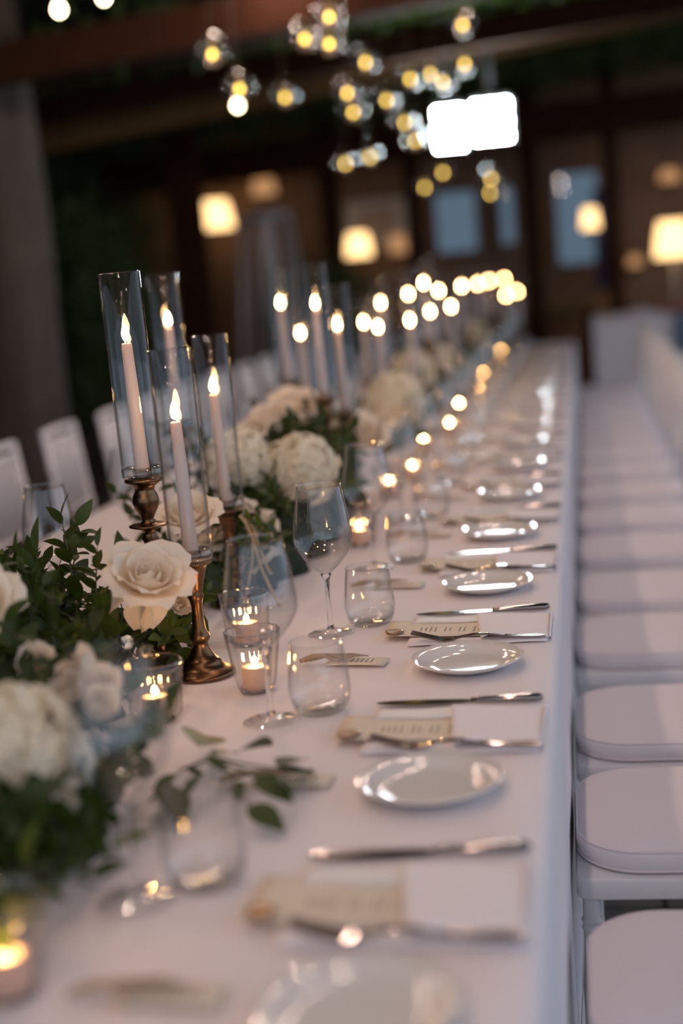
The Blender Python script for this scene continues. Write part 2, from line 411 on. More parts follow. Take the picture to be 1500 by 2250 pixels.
# ------------------------------------------------------------------ chairs (local: seat centre at origin on the floor, front towards -x)
CD, CW = 0.38, 0.335                      # cushion depth and width
cush = me('cushion', rslab(CD, CW, 0.095, [(0.012, 0.458), (0.003, 0.461), (0.0, 0.468), (0.0, 0.482), (0.003, 0.489), (0.006, 0.4905), (0.016, 0.496), (0.045, 0.5005), (0.085, 0.5025), (0.125, 0.503)], 10), 'cushion')
def loop_tube(w, d, r, z, rad, ins=0.0, n=10):
    v, _ = rslab(w, d, r, [(ins, z), (ins, z)], n); ring = v[:4 * (n + 1)]
    return tube(ring + [ring[0]], rad, 6, False)
pipe = me('piping', loop_tube(CD, CW, 0.095, 0.4895, 0.0022, 0.003), 'cushion')
pipe2 = me('piping', loop_tube(CD, CW, 0.095, 0.4615, 0.002, 0.002), 'cushion')
seatf = me('seat_frame', rslab(CD + 0.004, CW + 0.026, 0.02, [(0.003, 0.426), (0, 0.429), (0, 0.453), (0.003, 0.457)], 3), 'chairpaint', True, 40)
def ringed(h0, h1, r, rings, x0=0, x1=0):
    pr = [(0, h0)]
    pr.append((r * 0.8, h0))
    for z in rings: pr += [(r, z - 0.009), (r * 1.32, z - 0.006), (r * 1.05, z), (r * 1.32, z + 0.006), (r, z + 0.009)]
    pr += [(r, h1), (0, h1)]
    g = lathe(pr, 12)
    return [(p[0] + x0 + (x1 - x0) * (p[2] - h0) / (h1 - h0), p[1], p[2]) for p in g[0]], g[1]
HX, HY = CD / 2 - 0.018, CW / 2 - 0.006
legf = me('leg', ringed(0, 0.427, 0.0125, (0.10, 0.22, 0.385)), 'chairpaint', True, 50)
legb = me('leg', ringed(0, 0.427, 0.0125, (0.10, 0.22), 0.05, 0.0), 'chairpaint', True, 50)
postb = me('back_post', ringed(0.456, 0.885, 0.0115, (0.60, 0.76), 0, 0.05), 'chairpaint', True, 50)
rail = lambda z, x, r=0.010: tube([(x, -HY, z), (x + 0.012, 0, z), (x, HY, z)], r, 8)
railt = me('top_rail', join(rail(0.878, 0, 0.013), rail(0.845, -0.003, 0.009)), 'chairpaint')
railb = me('lower_rail', rail(0.60, 0, 0.010), 'chairpaint')
sp = me('spindle', tube([(0, 0, 0.60), (0.014, 0, 0.73), (0.029, 0, 0.85)], 0.0065, 8), 'chairpaint')
strx = me('stretcher', tube([(-HX, 0, 0), (HX + 0.02, 0, 0)], 0.007, 8), 'chairpaint')
stry = me('stretcher', tube([(0, -HY, 0), (0, HY, 0)], 0.007, 8), 'chairpaint')
cparts = [('cushion', cush, None, [('piping', pipe), ('piping', pipe2)]), ('seat_frame', seatf)]
for s in (-1, 1):
    cparts += [('leg', legf, T(-HX, s * HY, 0)), ('leg', legb, T(HX, s * HY, 0)), ('back_post', postb, T(HX, s * HY, 0)), ('stretcher', strx, T(0, s * HY, 0.16)), ('stretcher', strx, T(0, s * HY, 0.28))]
cparts += [('stretcher', stry, T(-HX, 0, 0.18)), ('stretcher', stry, T(HX + 0.02, 0, 0.2)), ('top_rail', railt, T(HX + 0.05, 0, 0)), ('lower_rail', railb, T(HX + 0.017, 0, 0))]
for i in range(7): cparts.append(('spindle', sp, T(HX + 0.021, (i - 3) * 0.041, 0)))
rnd = random.Random(5)
for i in range(17):
    y = {1: 1.548, 2: 2.06, 3: 2.508, 4: 3.06, 5: 3.51, 6: 4.02}.get(i, 4.02 + 0.488 * (i - 6))
    cx = 0.152 if i == 1 else 0.136
    if i == 0: continue
    nme = ORD[i - 1]
    lab = {1: 'white spindle-back chair nearest the camera, its cushion cut by the frame corner'}.get(i, 'white cushioned spindle-back chair, %s from the camera along the right of the table' % nme)
    thing('banquet_chair', cparts, T(cx + rnd.uniform(-0.004, 0.004), y, 0, rnd.uniform(-0.012, 0.012)), lab, 'chair', 'chairs along the right of the table')
ly = [3.43, 4.0, 4.58, 5.1, 5.66, 6.22, 6.78, 7.33, 7.88, 8.44, 8.98]
for i, y in enumerate(ly):
    thing('banquet_chair', cparts, T(-1.535 + rnd.uniform(-0.015, 0.015), y, 0, PI + rnd.uniform(-0.06, 0.06)), 'white spindle-back chair, %s from the camera along the far left of the table' % ORD[i], 'chair', 'chairs along the left of the table')

# ------------------------------------------------------------------ place settings on the right
PD = 0.080
plate = me('plate', lathe([(0, 0.0015), (0.042, 0.0015), (0.046, 0.0), (0.05, 0.0015), (0.066, 0.0075), (PD - 0.001, 0.0145), (PD, 0.0158), (PD - 0.0015, 0.0168), (0.066, 0.0098), (0.052, 0.0048), (0.046, 0.0042), (0, 0.0042)], 64), 'porcelain')
def fork_geo():
    L = 0.2; xs = []; g = []
    def zf(t):          # t 0 handle end .. 1 tine tips
        return 0.0035 + 0.006 * math.exp(-((t - 0.48) / 0.16) ** 2) - 0.003 * math.exp(-((t - 0.72) / 0.07) ** 2) + 0.014 * max(0, t - 0.76) ** 1.4 * 6
    pts = []; wd = []
    for i in range(15):
        t = 0.75 * i / 14
        pts.append((L / 2 - L * t, 0, zf(t)))
        wd.append(0.017 - 0.0115 * min(1, t / 0.42) if t < 0.5 else 0.0055 + 0.017 * max(0, (t - 0.60) / 0.15) ** 1.3)
    wd[0] = 0.011
    g.append(strip(pts, wd, 0.0022))
    for q in range(4):
        yo = (q - 1.5) * 0.0062
        pts = [(L / 2 - L * t, yo, zf(t)) for t in (0.74, 0.80, 0.86, 0.92, 0.97, 1.0)]
        g.append(strip(pts, [0.004, 0.0036, 0.0033, 0.003, 0.0026, 0.0012], 0.0018))
    return join(*g)
fork = me('fork', fork_geo(), 'steel', True, 40)
bl = [(0.02 - 0.125 * t, 0.004 * t * t, 0.003) for t in (0, 0.1, 0.3, 0.6, 0.85, 0.96, 1.0)]
blade = me('blade', strip(bl, [0.008, 0.015, 0.018, 0.019, 0.016, 0.009, 0.002], 0.0014), 'steel', True, 40)
handle = me('handle', tube([(0.018, 0, 0.0045), (0.03, 0, 0.0048), (0.06, 0, 0.0052), (0.10, 0, 0.0055), (0.108, 0, 0.0055), (0.111, 0, 0.0055)], [0.0034, 0.0042, 0.0048, 0.0055, 0.0048, 0.002], 10), 'steel')
# napkin: local origin at its near right corner region; x -0.105..0.105, y 0..0.16
def nap_lower(u, v):
    x = -0.105 + 0.21 * u; y = 0.165 * v
    return (x, y, 0.0030 + 0.0012 * math.sin(9 * u + 3 * v) + 0.0012 * math.sin(14 * v))
def cloth_slab(fn, nu, nv, th):
    top = grid(fn, nu, nv); bot = grid(lambda u, v: (lambda p: (p[0], p[1], max(0.0003, p[2] - th)))(fn(u, v)), nu, nv)
    n = len(top[0]); Fc = list(top[1]) + [tuple(reversed([i + n for i in f])) for f in bot[1]]
    edge = [i for i in range(nu)] + [j * nu + nu - 1 for j in range(1, nv)] + [(nv - 1) * nu + i for i in range(nu - 2, -1, -1)] + [j * nu for j in range(nv - 2, 0, -1)]
    for a, bq in zip(edge, edge[1:] + edge[:1]): Fc.append((a, a + n, bq + n, bq))
    return list(top[0]) + list(bot[0]), Fc
napl = me('lower_fold', cloth_slab(nap_lower, 20, 14, 0.0025), 'napkin')
def nap_flap(u, v):
    x0 = -0.012 + 0.03 * (1 - v) * 0.6
    x = x0 + (0.107 - x0) * u; y = 0.006 + 0.155 * v
    roll = 0.0
    z = 0.0085 + 0.002 * math.sin(3 * v + 2 * u) + 0.007 * math.exp(-((u - 0.18) / 0.16) ** 2) * math.exp(-((v - 0.02) / 0.16) ** 2) - 0.003 * u ** 3 * 1.0
    return (x, y, z)
napf = me('upper_fold', cloth_slab(nap_flap, 20, 14, 0.0022), 'napkin')
def napfold(u, v):
    a = PI * (v - 0.5); return (0.107 + 0.0028 * math.cos(a), 0.005 + 0.155 * u, 0.0045 + 0.0032 * math.sin(a))
nape = me('fold_edge', grid(napfold, 12, 8), 'napkin')
# menu with vellum, seal and print, local origin centre
paper = me('sheet', cloth_slab(lambda u, v: (-0.105 + 0.21 * u, -0.048 + 0.096 * v, 0.002 + 0.0045 * (1 - u) ** 3 * (1 - 0.4 * v)), 14, 8, 0.0006), 'paper')
vel = me('vellum_strip', cloth_slab(lambda u, v: (-0.07 + 0.13 * u, 0.03 + 0.035 * v + 0.002 * math.sin(9 * u), 0.0032 + 0.001 * (1 - u)), 12, 4, 0.0004), 'vellum')
rr = random.Random(2); g = []
for q in range(17):
    if q in (3, 6, 9, 12): continue
    x = 0.070 - q * 0.0075; ln = rr.uniform(0.016, 0.034)
    u = (x + 0.105) / 0.21; z = 0.00235 + 0.0045 * (1 - u) ** 3
    g.append(box(x - 0.0007, x + 0.0007, -ln / 2 - 0.01, ln / 2 - 0.01, z, z + 0.0001))
ink = me('printed_lines', join(*g), 'ink', False)
seal = me('wax_seal', lathe([(0, 0.001), (0.013, 0.001), (0.0145, 0.003), (0.013, 0.0048), (0.010, 0.0040), (0, 0.0040)], 20, lambda a, z: 1 + 0.07 * math.sin(3 * a) + 0.05 * math.sin(5 * a + 1)), 'seal')
mparts = [('sheet', paper, None, [('printed_lines', ink)]), ('vellum_strip', vel), ('wax_seal', seal, T(-0.088, -0.036, 0.0055), None, 'bronze wax seal')]
# place card with twine tie, local: long side x
card = me('card', cloth_slab(lambda u, v: (-0.045 + 0.09 * u, -0.018 + 0.036 * v, 0.0036 + 0.001 * math.sin(3 * u)), 6, 4, 0.0018), 'paper')
cink = me('printed_lines', join(*[box(-0.008 + q * 0.0075, -0.0065 + q * 0.0075, -0.009, 0.009, 0.0049, 0.0050) for q in range(5)]), 'ink', False)
tw = []
rr = random.Random(9)
for q in range(4):
    p0 = Vector((-0.085 + q * 0.006, -0.012 + q * 0.005, 0.006))
    tw.append(tube([p0, p0 + Vector((0.018, 0.008 - 0.004 * q, 0.006)), p0 + Vector((0.036, 0.002 * q, 0.010 - 0.002 * q)), p0 + Vector((0.056, -0.004 + 0.005 * q, 0.004)), p0 + Vector((0.085, 0.012 - 0.006 * q, 0.0065))], [0.0032, 0.0036, 0.0028, 0.002, 0.001], 7))
tie = me('twine_knot', join(*tw), 'twig')
kparts = [('card', card, None, [('printed_lines', cink)]), ('twine_knot', tie, None, None, 'brown twisted twine knot')]
# stemware
bowl = me('bowl', lathe([(0.004, 0.098), (0.010, 0.101), (0.022, 0.112), (0.036, 0.128), (0.0445, 0.142), (0.0470, 0.152), (0.0465, 0.165), (0.0432, 0.19), (0.0388, 0.215), (0.0350, 0.236), (0.0343, 0.2405), (0.0349, 0.2412), (0.0355, 0.2405)], 56), 'glass')
stem = me('stem', lathe([(0, 0.0085), (0.006, 0.010), (0.0042, 0.02), (0.0036, 0.045), (0.0038, 0.07), (0.0048, 0.088), (0.0085, 0.0985), (0.0, 0.1005)], 20), 'solid')
foot = me('foot', lathe([(0.0368, 0.0008), (0.0372, 0.0012), (0.0372, 0.0018), (0.034, 0.0026), (0.018, 0.0042), (0.009, 0.0075), (0.005, 0.010)], 48), 'glass')
wparts = [('bowl', bowl), ('stem', stem), ('foot', foot)]
tumb = me('body', lathe([(0, 0.0065), (0.026, 0.0068), (0.0340, 0.011), (0.0395, 0.022), (0.0408, 0.032), (0.0398, 0.05), (0.0368, 0.075), (0.0342, 0.0945), (0.0346, 0.0958), (0.0351, 0.0945)], 56), 'glass')
tbase = me('base', lathe([(0, 0.0008), (0.026, 0.0006), (0.031, 0.0022), (0.0352, 0.008), (0.0385, 0.016)], 48), 'glass')
tparts = [('body', tumb), ('base', tbase)]

rnd = random.Random(21)
for k2 in range(-1, 16):
    y0 = 1.583 + 0.4793 * k2
    j = lambda s: rnd.uniform(-s, s)
    o = ORD[k2 + 1]
    at = 'at the %s place setting from the camera' % o
    z = TZ + 0.0008
    tag(ob('side_plate', plate, None, T(-0.192 + j(0.006), y0 - 0.118 + (0 if k2 < 4 else j(0.01)), z)), 'round white side plate, %s along the right table edge' % ORD[k2 + 1], 'plate', 'side plates on the right')
    thing('napkin', [('lower_fold', napl), ('upper_fold', napf), ('fold_edge', nape)], T(-0.182, y0 - 0.004, z, j(0.02)), 'folded white linen napkin %s' % at, 'napkin', 'folded napkins')
    tag(ob('dinner_fork', fork, None, T(-0.177 + j(0.004), y0 + 0.004, z + 0.0042, j(0.03) - 0.03)), 'steel dinner fork on the napkin edge %s' % at, 'fork', 'forks on the right')
    thing('dinner_knife', [('blade', blade), ('handle', handle)], T(-0.185 + j(0.004), y0 + 0.186, z, j(0.03) + 0.05), 'steel dinner knife beyond the napkin %s' % at, 'knife', 'knives on the right')
    thing('menu_card', mparts, T(-0.222 + j(0.004), y0 + 0.078 + j(0.004), z + 0.0032, j(0.025) - 0.02), 'cream menu with wax seal %s' % at, 'menu', 'menus on the right')
    thing('place_card', kparts, T(-0.350 + j(0.006), y0 - 0.078 + j(0.01), z, j(0.10) - 0.05), 'small cream name card tied with twine %s' % at, 'card', 'name cards on the right')
    dy = {-1: 0.045, 0: 0.045}.get(k2, 0.0)
    wx, wy = (-0.422 + j(0.004), y0 + 0.090 + dy) if k2 >= 0 else onz(300, 1985)[:2]
    ux, uy = (-0.361 + j(0.003), y0 + 0.145 + dy * 0.6) if k2 >= 0 else onz(455, 1945)[:2]
    thing('wine_glass', wparts, T(wx, wy, z), 'tall clear wine glass %s' % at, 'wine glass', 'wine glasses on the right')
    thing('water_tumbler', tparts, T(ux, uy, z), 'stemless clear water tumbler %s' % at, 'tumbler', 'tumblers on the right')
for i, y in enumerate([2.33 + 0.5 * q for q in range(14)]):
    thing('wine_glass', wparts, T(-0.94 + rnd.uniform(-0.01, 0.01), y, TZ + 0.0008), 'clear wine glass beyond the flowers, %s from the camera on the left side' % ORD[i], 'wine glass', 'wine glasses on the left')

# ------------------------------------------------------------------ candlesticks, chimneys, taper candles
def stick_mesh(h):
    """turned bronze candlestick, glass cup plate at height h"""
    base = [(0, 0.0), (0.045, 0.0), (0.0475, 0.002), (0.0475, 0.005), (0.044, 0.008), (0.036, 0.0125), (0.030, 0.016), (0.0275, 0.0205), (0.0262, 0.024), (0.0225, 0.026), (0.017, 0.033), (0.0130, 0.042), (0.0105, 0.048), (0.0118, 0.0505), (0.0140, 0.0535), (0.0155, 0.058), (0.0140, 0.0625), (0.0115, 0.066)]
    mid = [(0.0098, 0.072), (0.0085, h * 0.52), (0.0080, h * 0.60)]
    if h > 0.22:
        up = [(0.0098, h - 0.098), (0.012, h - 0.092), (0.010, h - 0.086), (0.0095, h - 0.080), (0.020, h - 0.076), (0.0285, h - 0.0735), (0.0295, h - 0.0715), (0.027, h - 0.0705), (0.012, h - 0.070), (0.0085, h - 0.064), (0.011, h - 0.058), (0.0175, h - 0.046), (0.0205, h - 0.036), (0.0185, h - 0.026), (0.0145, h - 0.019), (0.0160, h - 0.013), (0.024, h - 0.0075), (0.0285, h - 0.005), (0.0285, h - 0.001), (0.026, h), (0, h)]
    else:
        up = [(0.010, h * 0.66), (0.0125, h * 0.69), (0.0105, h * 0.72), (0.0115, h * 0.76), (0.0150, h * 0.84), (0.0185, h * 0.91), (0.0215, h - 0.008), (0.0275, h - 0.005), (0.0285, h - 0.001), (0.026, h), (0, h)]
    return me('candlestick', lathe(base + mid + up, 36), 'bronze')
STH = {'tall': 0.285, 'mid': 0.232, 'short': 0.172, 'low': 0.142}
STM = {q: stick_mesh(v) for q, v in STH.items()}
CR = 0.031; CH = 0.305
chim = me('cylinder', lathe([(CR, 0.004), (CR, 0.05), (CR, 0.15), (CR, CH - 0.001), (CR - 0.0008, CH), (CR - 0.0018, CH - 0.001), (CR - 0.0019, 0.15), (CR - 0.0019, 0.02)], 48), 'chimney')
chimb = me('base_ring', lathe([(0, 0.0005), (CR - 0.003, 0.0005), (CR - 0.0002, 0.003), (CR - 0.0002, 0.015), (CR - 0.004, 0.017), (0.016, 0.0165), (0.0145, 0.003), (0, 0.003)], 40), 'votive')
CL = 0.198
candle = me('wax_body', lathe([(0, 0.0), (0.0108, 0.0), (0.0112, 0.01), (0.0104, 0.08), (0.0090, 0.15), (0.0080, CL - 0.006), (0.0074, CL - 0.001), (0.006, CL), (0.004, CL - 0.002), (0, CL - 0.0025)], 24), 'wax')
wick = me('wick', tube([(0, 0, CL - 0.004), (0.0004, 0, CL + 0.003), (0.0012, 0, CL + 0.008)], 0.0007, 6), 'wick')
def flame_mesh(h, r, z, mat):
    pr = [(0, z)] + [(r * math.sin(PI * t ** 0.72) ** 0.75 * (1.0 - 0.12 * t), z + h * t) for t in (0.06, 0.15, 0.28, 0.42, 0.56, 0.7, 0.83, 0.93)] + [(0, z + h)]
    return me('flame', lathe(pr, 14), mat)
flame = flame_mesh(0.027, 0.0062, CL + 0.003, 'flame')
sticks = [(-0.660, 2.03, 'tall'), (-0.574, 1.948, 'short'), (-0.634, 2.40, 'short'), (-0.800, 2.72, 'tall')]
def cz(px, py, depth_y):                     # flame pixel and distance -> x, y, kind by height
    p = ony(px, py, depth_y); zf = p.z - TZ - CL - 0.016
    kd = min(STH, key=lambda q: abs(STH[q] - zf)); return (p.x, p.y, kd)
for a in ((618, 660, 3.78), (693, 648, 3.2), (741, 700, 3.33), (660, 725, 4.5), (830, 715, 4.44), (901, 700, 4.8), (800, 708, 5.05), (838, 665, 5.2), (897, 648, 6.55), (932, 625, 5.5),
          (945, 685, 5.7), (965, 640, 6.8), (992, 675, 6.1), (1015, 640, 7.3), (1050, 633, 8.0), (1075, 612, 8.7), (1108, 608, 9.15), (1112, 648, 8.6), (1137, 645, 9.3)):
    sticks.append(cz(*a))
sticks.sort(key=lambda s: s[1])
rnd = random.Random(31)
hname = {'tall': 'tall', 'mid': 'medium height', 'short': 'short', 'low': 'low'}
for i, (x, y, kd) in enumerate(sticks):
    o = ORD[i]; z = TZ + 0.0006
    tag(ob('candlestick', STM[kd], None, T(x, y, z, rnd.uniform(0, 6))), '%s turned bronze candlestick, %s from the camera' % (hname[kd], o), 'candlestick', 'bronze candlesticks along the table centre')
    thing('glass_chimney', [('cylinder', chim), ('base_ring', chimb)], T(x, y, z + STH[kd], 0, rnd.uniform(-0.008, 0.008), rnd.uniform(-0.015, 0.005)), 'clear glass cylinder around the %s candle from the camera' % o, 'candle glass', 'glass chimneys')
    ln = rnd.uniform(0.985, 1.015) if i > 3 else 1.0
    thing('taper_candle', [('wax_body', candle), ('wick', wick), ('flame', flame, T(0, 0, 0, rnd.uniform(0, 6)), None, 'bright yellow flame')], T(x, y, z + STH[kd] + 0.0035, 0, rnd.uniform(-0.01, 0.01), rnd.uniform(-0.02, 0.0), ln), 'lit white taper candle in the %s candlestick from the camera' % o, 'candle', 'taper candles')

# ------------------------------------------------------------------ votive glasses with tealights
def flut(n, amp): return lambda a, z: 1 + amp * (abs(math.sin(n * a / 2)) - 0.5)
vglass = me('glass_cup', lathe([(0, 0.004), (0.022, 0.004), (0.026, 0.006), (0.029, 0.02), (0.033, 0.05), (0.0375, 0.078), (0.0385, 0.086), (0.0378, 0.087), (0.037, 0.085), (0.0355, 0.075)], 96, flut(14, 0.06)), 'votive')
vcrys = me('glass_cup', lathe([(0, 0.004), (0.026, 0.004), (0.031, 0.007)] + [(0.0325 + 0.006 * t + 0.0012 * (q % 2), 0.01 + 0.072 * t) for q, t in enumerate([i / 16 for i in range(17)])] + [(0.0375, 0.083), (0.0365, 0.081)], 80, flut(22, 0.05)), 'votive')
vbase = me('glass_foot', lathe([(0, 0.0004), (0.021, 0.0004), (0.0235, 0.002), (0.022, 0.0035), (0, 0.0035)], 40), 'solid')
tl = me('wax_body', lathe([(0, 0), (0.0185, 0), (0.019, 0.002), (0.019, 0.030), (0.018, 0.031), (0.006, 0.029), (0, 0.029)], 28), 'wax')
tlw = me('wick', tube([(0, 0, 0.028), (0.0006, 0, 0.036)], 0.0008, 6), 'wick')
tlf = flame_mesh(0.013, 0.0046, 0.032, 'tealight')
vots = [(-0.474, 1.862, 0), (-0.580, 1.735, 1), (-0.482, 2.88, 1), (-0.545, 2.115, 1), (onz(22, 2185).x, onz(22, 2185).y, 0)]
for y, x in ((3.50, -0.50), (3.75, -0.47), (4.3, -0.50), (4.75, -0.46), (5.4, -0.48), (6.1, -0.46), (6.8, -0.48), (7.6, -0.46), (8.4, -0.48), (3.1, -0.86), (5.0, -0.87)): vots.append((x, y, int(y * 10) % 2))
vots.sort(key=lambda s: s[1])
for i, (x, y, kd) in enumerate(vots):
    o = ORD[i]; z = TZ + 0.0006
    thing('votive_glass', [('glass_cup', vcrys if kd else vglass), ('glass_foot', vbase)], T(x, y, z), ('cut crystal votive glass' if kd else 'fluted votive glass') + ' holding the %s tealight from the camera' % o, 'votive glass', 'votive glasses')
    thing('tealight', [('wax_body', tl), ('wick', tlw), ('flame', tlf, None, None, 'small bright flame')], T(x, y, z + 0.0045), 'lit cream tealight, %s from the camera' % o, 'candle', 'tealights')

# ------------------------------------------------------------------ flowers and foliage
def leaf_geo(L, W, fold=0.25, curl=0.2, n=7):
    V = []; Fc = []
    for i in range(n + 1):
        t = i / n; wd = W / 2 * (math.sin(PI * t ** 0.85) ** 0.9 if 0 < t < 1 else 0)
        z = -curl * L * t * t
        V += [(L * t, -wd, z + fold * wd), (L * t, 0, z), (L * t, wd, z + fold * wd)]
    for i in range(n):
        a = 3 * i; Fc += [(a, a + 3, a + 4, a + 1), (a + 1, a + 4, a + 5, a + 2)]
    return V, Fc
leafg = [leaf_geo(0.050, 0.023, 0.25, 0.12), leaf_geo(0.042, 0.021, 0.3, 0.22), leaf_geo(0.056, 0.025, 0.2, 0.3)]
leafm = [me('leaf', g, 'leaf') for g in leafg]; leafp = [me('leaf', g, 'leaf2') for g in leafg]
def sprig_layout(rnd, L, n, curve):
    pts = []
    bend = Vector((rnd.uniform(-1, 1), rnd.uniform(-1, 1), 0)) * curve
    for i in range(7):
        t = i / 6; pts.append(Vector((bend.x * t * t * L, bend.y * t * t * L, L * t)))
    leaves = []
    for i in range(n):
        t = 0.18 + 0.82 * i / (n - 1); f = t * 6; a = min(5, int(f)); p = pts[a].lerp(pts[a + 1], f - a)
        az = i * 2.3999 + rnd.uniform(-0.3, 0.3); el = (0.35 + 0.9 * (t ** 3) * 0.7) + rnd.uniform(-0.2, 0.2)
        if i == n - 1: el = 1.35
        m = Matrix.Translation(p) @ Matrix.Rotation(az, 4, 'Z') @ Matrix.Rotation(-el, 4, 'Y') @ Matrix.Rotation(rnd.uniform(-0.5, 0.5), 4, 'X') @ Matrix.Scale(rnd.uniform(0.75, 1.1) * (1 - 0.25 * t), 4)
        leaves.append((rnd.randrange(3), m))
    return tube(pts, [0.0018, 0.0017, 0.0016, 0.0014, 0.0012, 0.001, 0.0007], 6), leaves
SPR = []
rs = random.Random(77)
for q in range(6):
    st, lv = sprig_layout(rs, rs.uniform(0.12, 0.16), 14, 0.45); SPR.append((me('stem', st, 'stem'), lv))
SPRJ = []
for q in range(4):
    st, lv = sprig_layout(rs, rs.uniform(0.16, 0.21), 13, 0.4)
    SPRJ.append(join(st, *[xf(leafg[a], m) for a, m in lv]))
def sprig(pos, d, spin, s, label, group, pale=False):
    q = rs.randrange(6); st, lv = SPR[q]; lm = leafp if pale else leafm
    thing('foliage_sprig', [('stem', st)] + [('leaf', lm[a], m) for a, m in lv], axis_mat(pos, d, spin, s), label, 'sprig', group)
# near mounds: (y range, count, x centre, spread, ztop)
def to_px(p):
    v = ROT.transposed() @ (Vector(p) - CAM); return 750 + F * v.x / -v.z, 1125 - F * v.y / -v.z
CLEAR = [(305, 1240, 105, 1.90), (662, 1030, 80, 2.80), (10, 1310, 55, 1.62), (60, 1640, 120, 1.34)]   # blooms that stay uncovered: centre, radius, distance
def mound(y0, y1, n, xc, sx, z0, z1, label, group, up=0.9, pale=0.12, xmax=-0.5, ztip=9.0):
    made = 0
    for _ in range(n * 30):
        x = xc + rs.gauss(0, sx); y = rs.uniform(y0, y1); z = TZ + rs.uniform(z0, z1)
        d = Vector(((x - xc) * 4 + rs.gauss(0, 0.5), rs.gauss(0, 0.55), rs.uniform(0.1, up)))
        if z < TZ + 0.05: d.z = abs(d.z) + 0.12
        d.normalize(); bad = x > xmax
        for t in (0.05, 0.1, 0.15, 0.19):
            q = Vector((x, y, z)) + d * t
            if q.x > xmax or q.z > TZ + ztip or q.z < TZ + 0.008: bad = True
            qx, qy = to_px(q)
            for (cx, cy, cr, cyy) in CLEAR:
                if q.y < cyy and (qx - cx) ** 2 + (qy - cy) ** 2 < cr * cr: bad = True
        if bad: continue
        sprig((x, y, z), d, rs.uniform(0, 6.28), rs.uniform(0.75, 1.1), label, group, rs.random() < pale)
        made += 1
        if made >= n: break
mound(1.52, 1.98, 100, -0.75, 0.065, 0.03, 0.13, 'glossy dark green leafy sprig in the nearest sharp mound of foliage', 'sprigs in the mound before the nearest candles', xmax=-0.60, ztip=0.25)
mound(1.93, 2.12, 14, -0.64, 0.03, 0.02, 0.06, 'dark green leafy sprig low around the nearest candlestick foot', 'sprigs around the nearest candlestick', 0.5, xmax=-0.545, ztip=0.16)
mound(1.08, 1.42, 62, -0.565, 0.05, 0.02, 0.075, 'blurred dark green leafy sprig under the nearest big white bloom', 'sprigs in the foreground mound', 0.45, xmax=-0.44, ztip=0.12)
mound(2.40, 3.20, 92, -0.605, 0.05, 0.02, 0.13, 'dark green leafy sprig around the white blooms behind the candles', 'sprigs in the second mound', xmax=-0.50, ztip=0.24)
mound(2.85, 3.35, 28, -0.68, 0.07, 0.10, 0.17, 'dark green leafy sprig rising between the roses under the tall candles', 'sprigs under the second candle cluster', xmax=-0.55, ztip=0.30)
rs2 = random.Random(8)
g = []
for i in range(130):
    y = rs2.uniform(3.35, 9.2); x = -0.68 + rs2.gauss(0, 0.07); z = TZ + rs2.uniform(0.02, 0.09)
    o = SPRJ[i % 4]
    g.append(xf(o, axis_mat((x, y, z), ((x + 0.68) * 5 + rs2.gauss(0, 0.4), rs2.gauss(0, 0.5), rs2.uniform(0.2, 1.0)), rs2.uniform(0, 6), rs2.uniform(0.8, 1.15))))
tag(ob('garland_foliage', me('garland_foliage', join(*g), 'leaf')), 'blurred green leaves in the distant half of the table garland', 'foliage', kind='stuff')
# moss beds that hold the stems
def bed(y0, y1, xc, wd, ht, label):
    def f(u, v):
        a = PI * u; e = math.sin(PI * min(1, max(0, v))) ** 0.35 + 0.001
        b2 = 1 + 0.15 * math.sin(13 * v * (y1 - y0) * 3 + 5 * u) + 0.1 * math.sin(31 * v + 9 * u)
        return (xc + wd * e * b2 * math.cos(a), y0 + (y1 - y0) * v, TZ + 0.001 + ht * e * b2 * math.sin(a))
    tag(ob('moss_bed', me('moss_bed', grid(f, 14, 40), 'moss')), label, 'moss')
bed(1.12, 1.50, -0.60, 0.075, 0.06, 'dark moss bed under the foreground blooms')
bed(1.57, 1.98, -0.75, 0.095, 0.11, 'dark moss bed under the nearest leafy mound')
bed(2.44, 3.25, -0.64, 0.085, 0.09, 'dark moss bed under the second leafy mound')
bed(3.28, 9.25, -0.74, 0.06, 0.06, 'long dark moss bed under the distant garland')
# olive branch lying across the cloth, each leaf set by hand
bp = [onz(400, 1690, TZ + 0.03), onz(470, 1665, TZ + 0.045), onz(540, 1680, TZ + 0.04), onz(610, 1690, TZ + 0.03), onz(690, 1692, TZ + 0.022)]
b2 = [onz(470, 1670, TZ + 0.045), onz(530, 1690, TZ + 0.04), onz(575, 1715, TZ + 0.035), onz(640, 1740, TZ + 0.03)]
b3 = [onz(500, 1690, TZ + 0.04), onz(530, 1745, TZ + 0.03), onz(555, 1785, TZ + 0.022), onz(600, 1805, TZ + 0.015)]
b4 = [onz(330, 1760, TZ + 0.02), onz(400, 1690, TZ + 0.03)]
root = bpy.data.objects.new('olive_branch', None); COL.objects.link(root); root.location = (0, 0, 0)
tag(root, 'slender leafy branch lying across the bare tablecloth at lower left', 'branch')
ob('stem', me('stem', join(tube(bp, 0.0014, 6), tube(b2, 0.0012, 6), tube(b3, 0.0012, 6), tube(b4, 0.0016, 6)), 'stem'), root)
big = me('leaf', leaf_geo(0.062, 0.028, 0.2, 0.15), 'leaf')
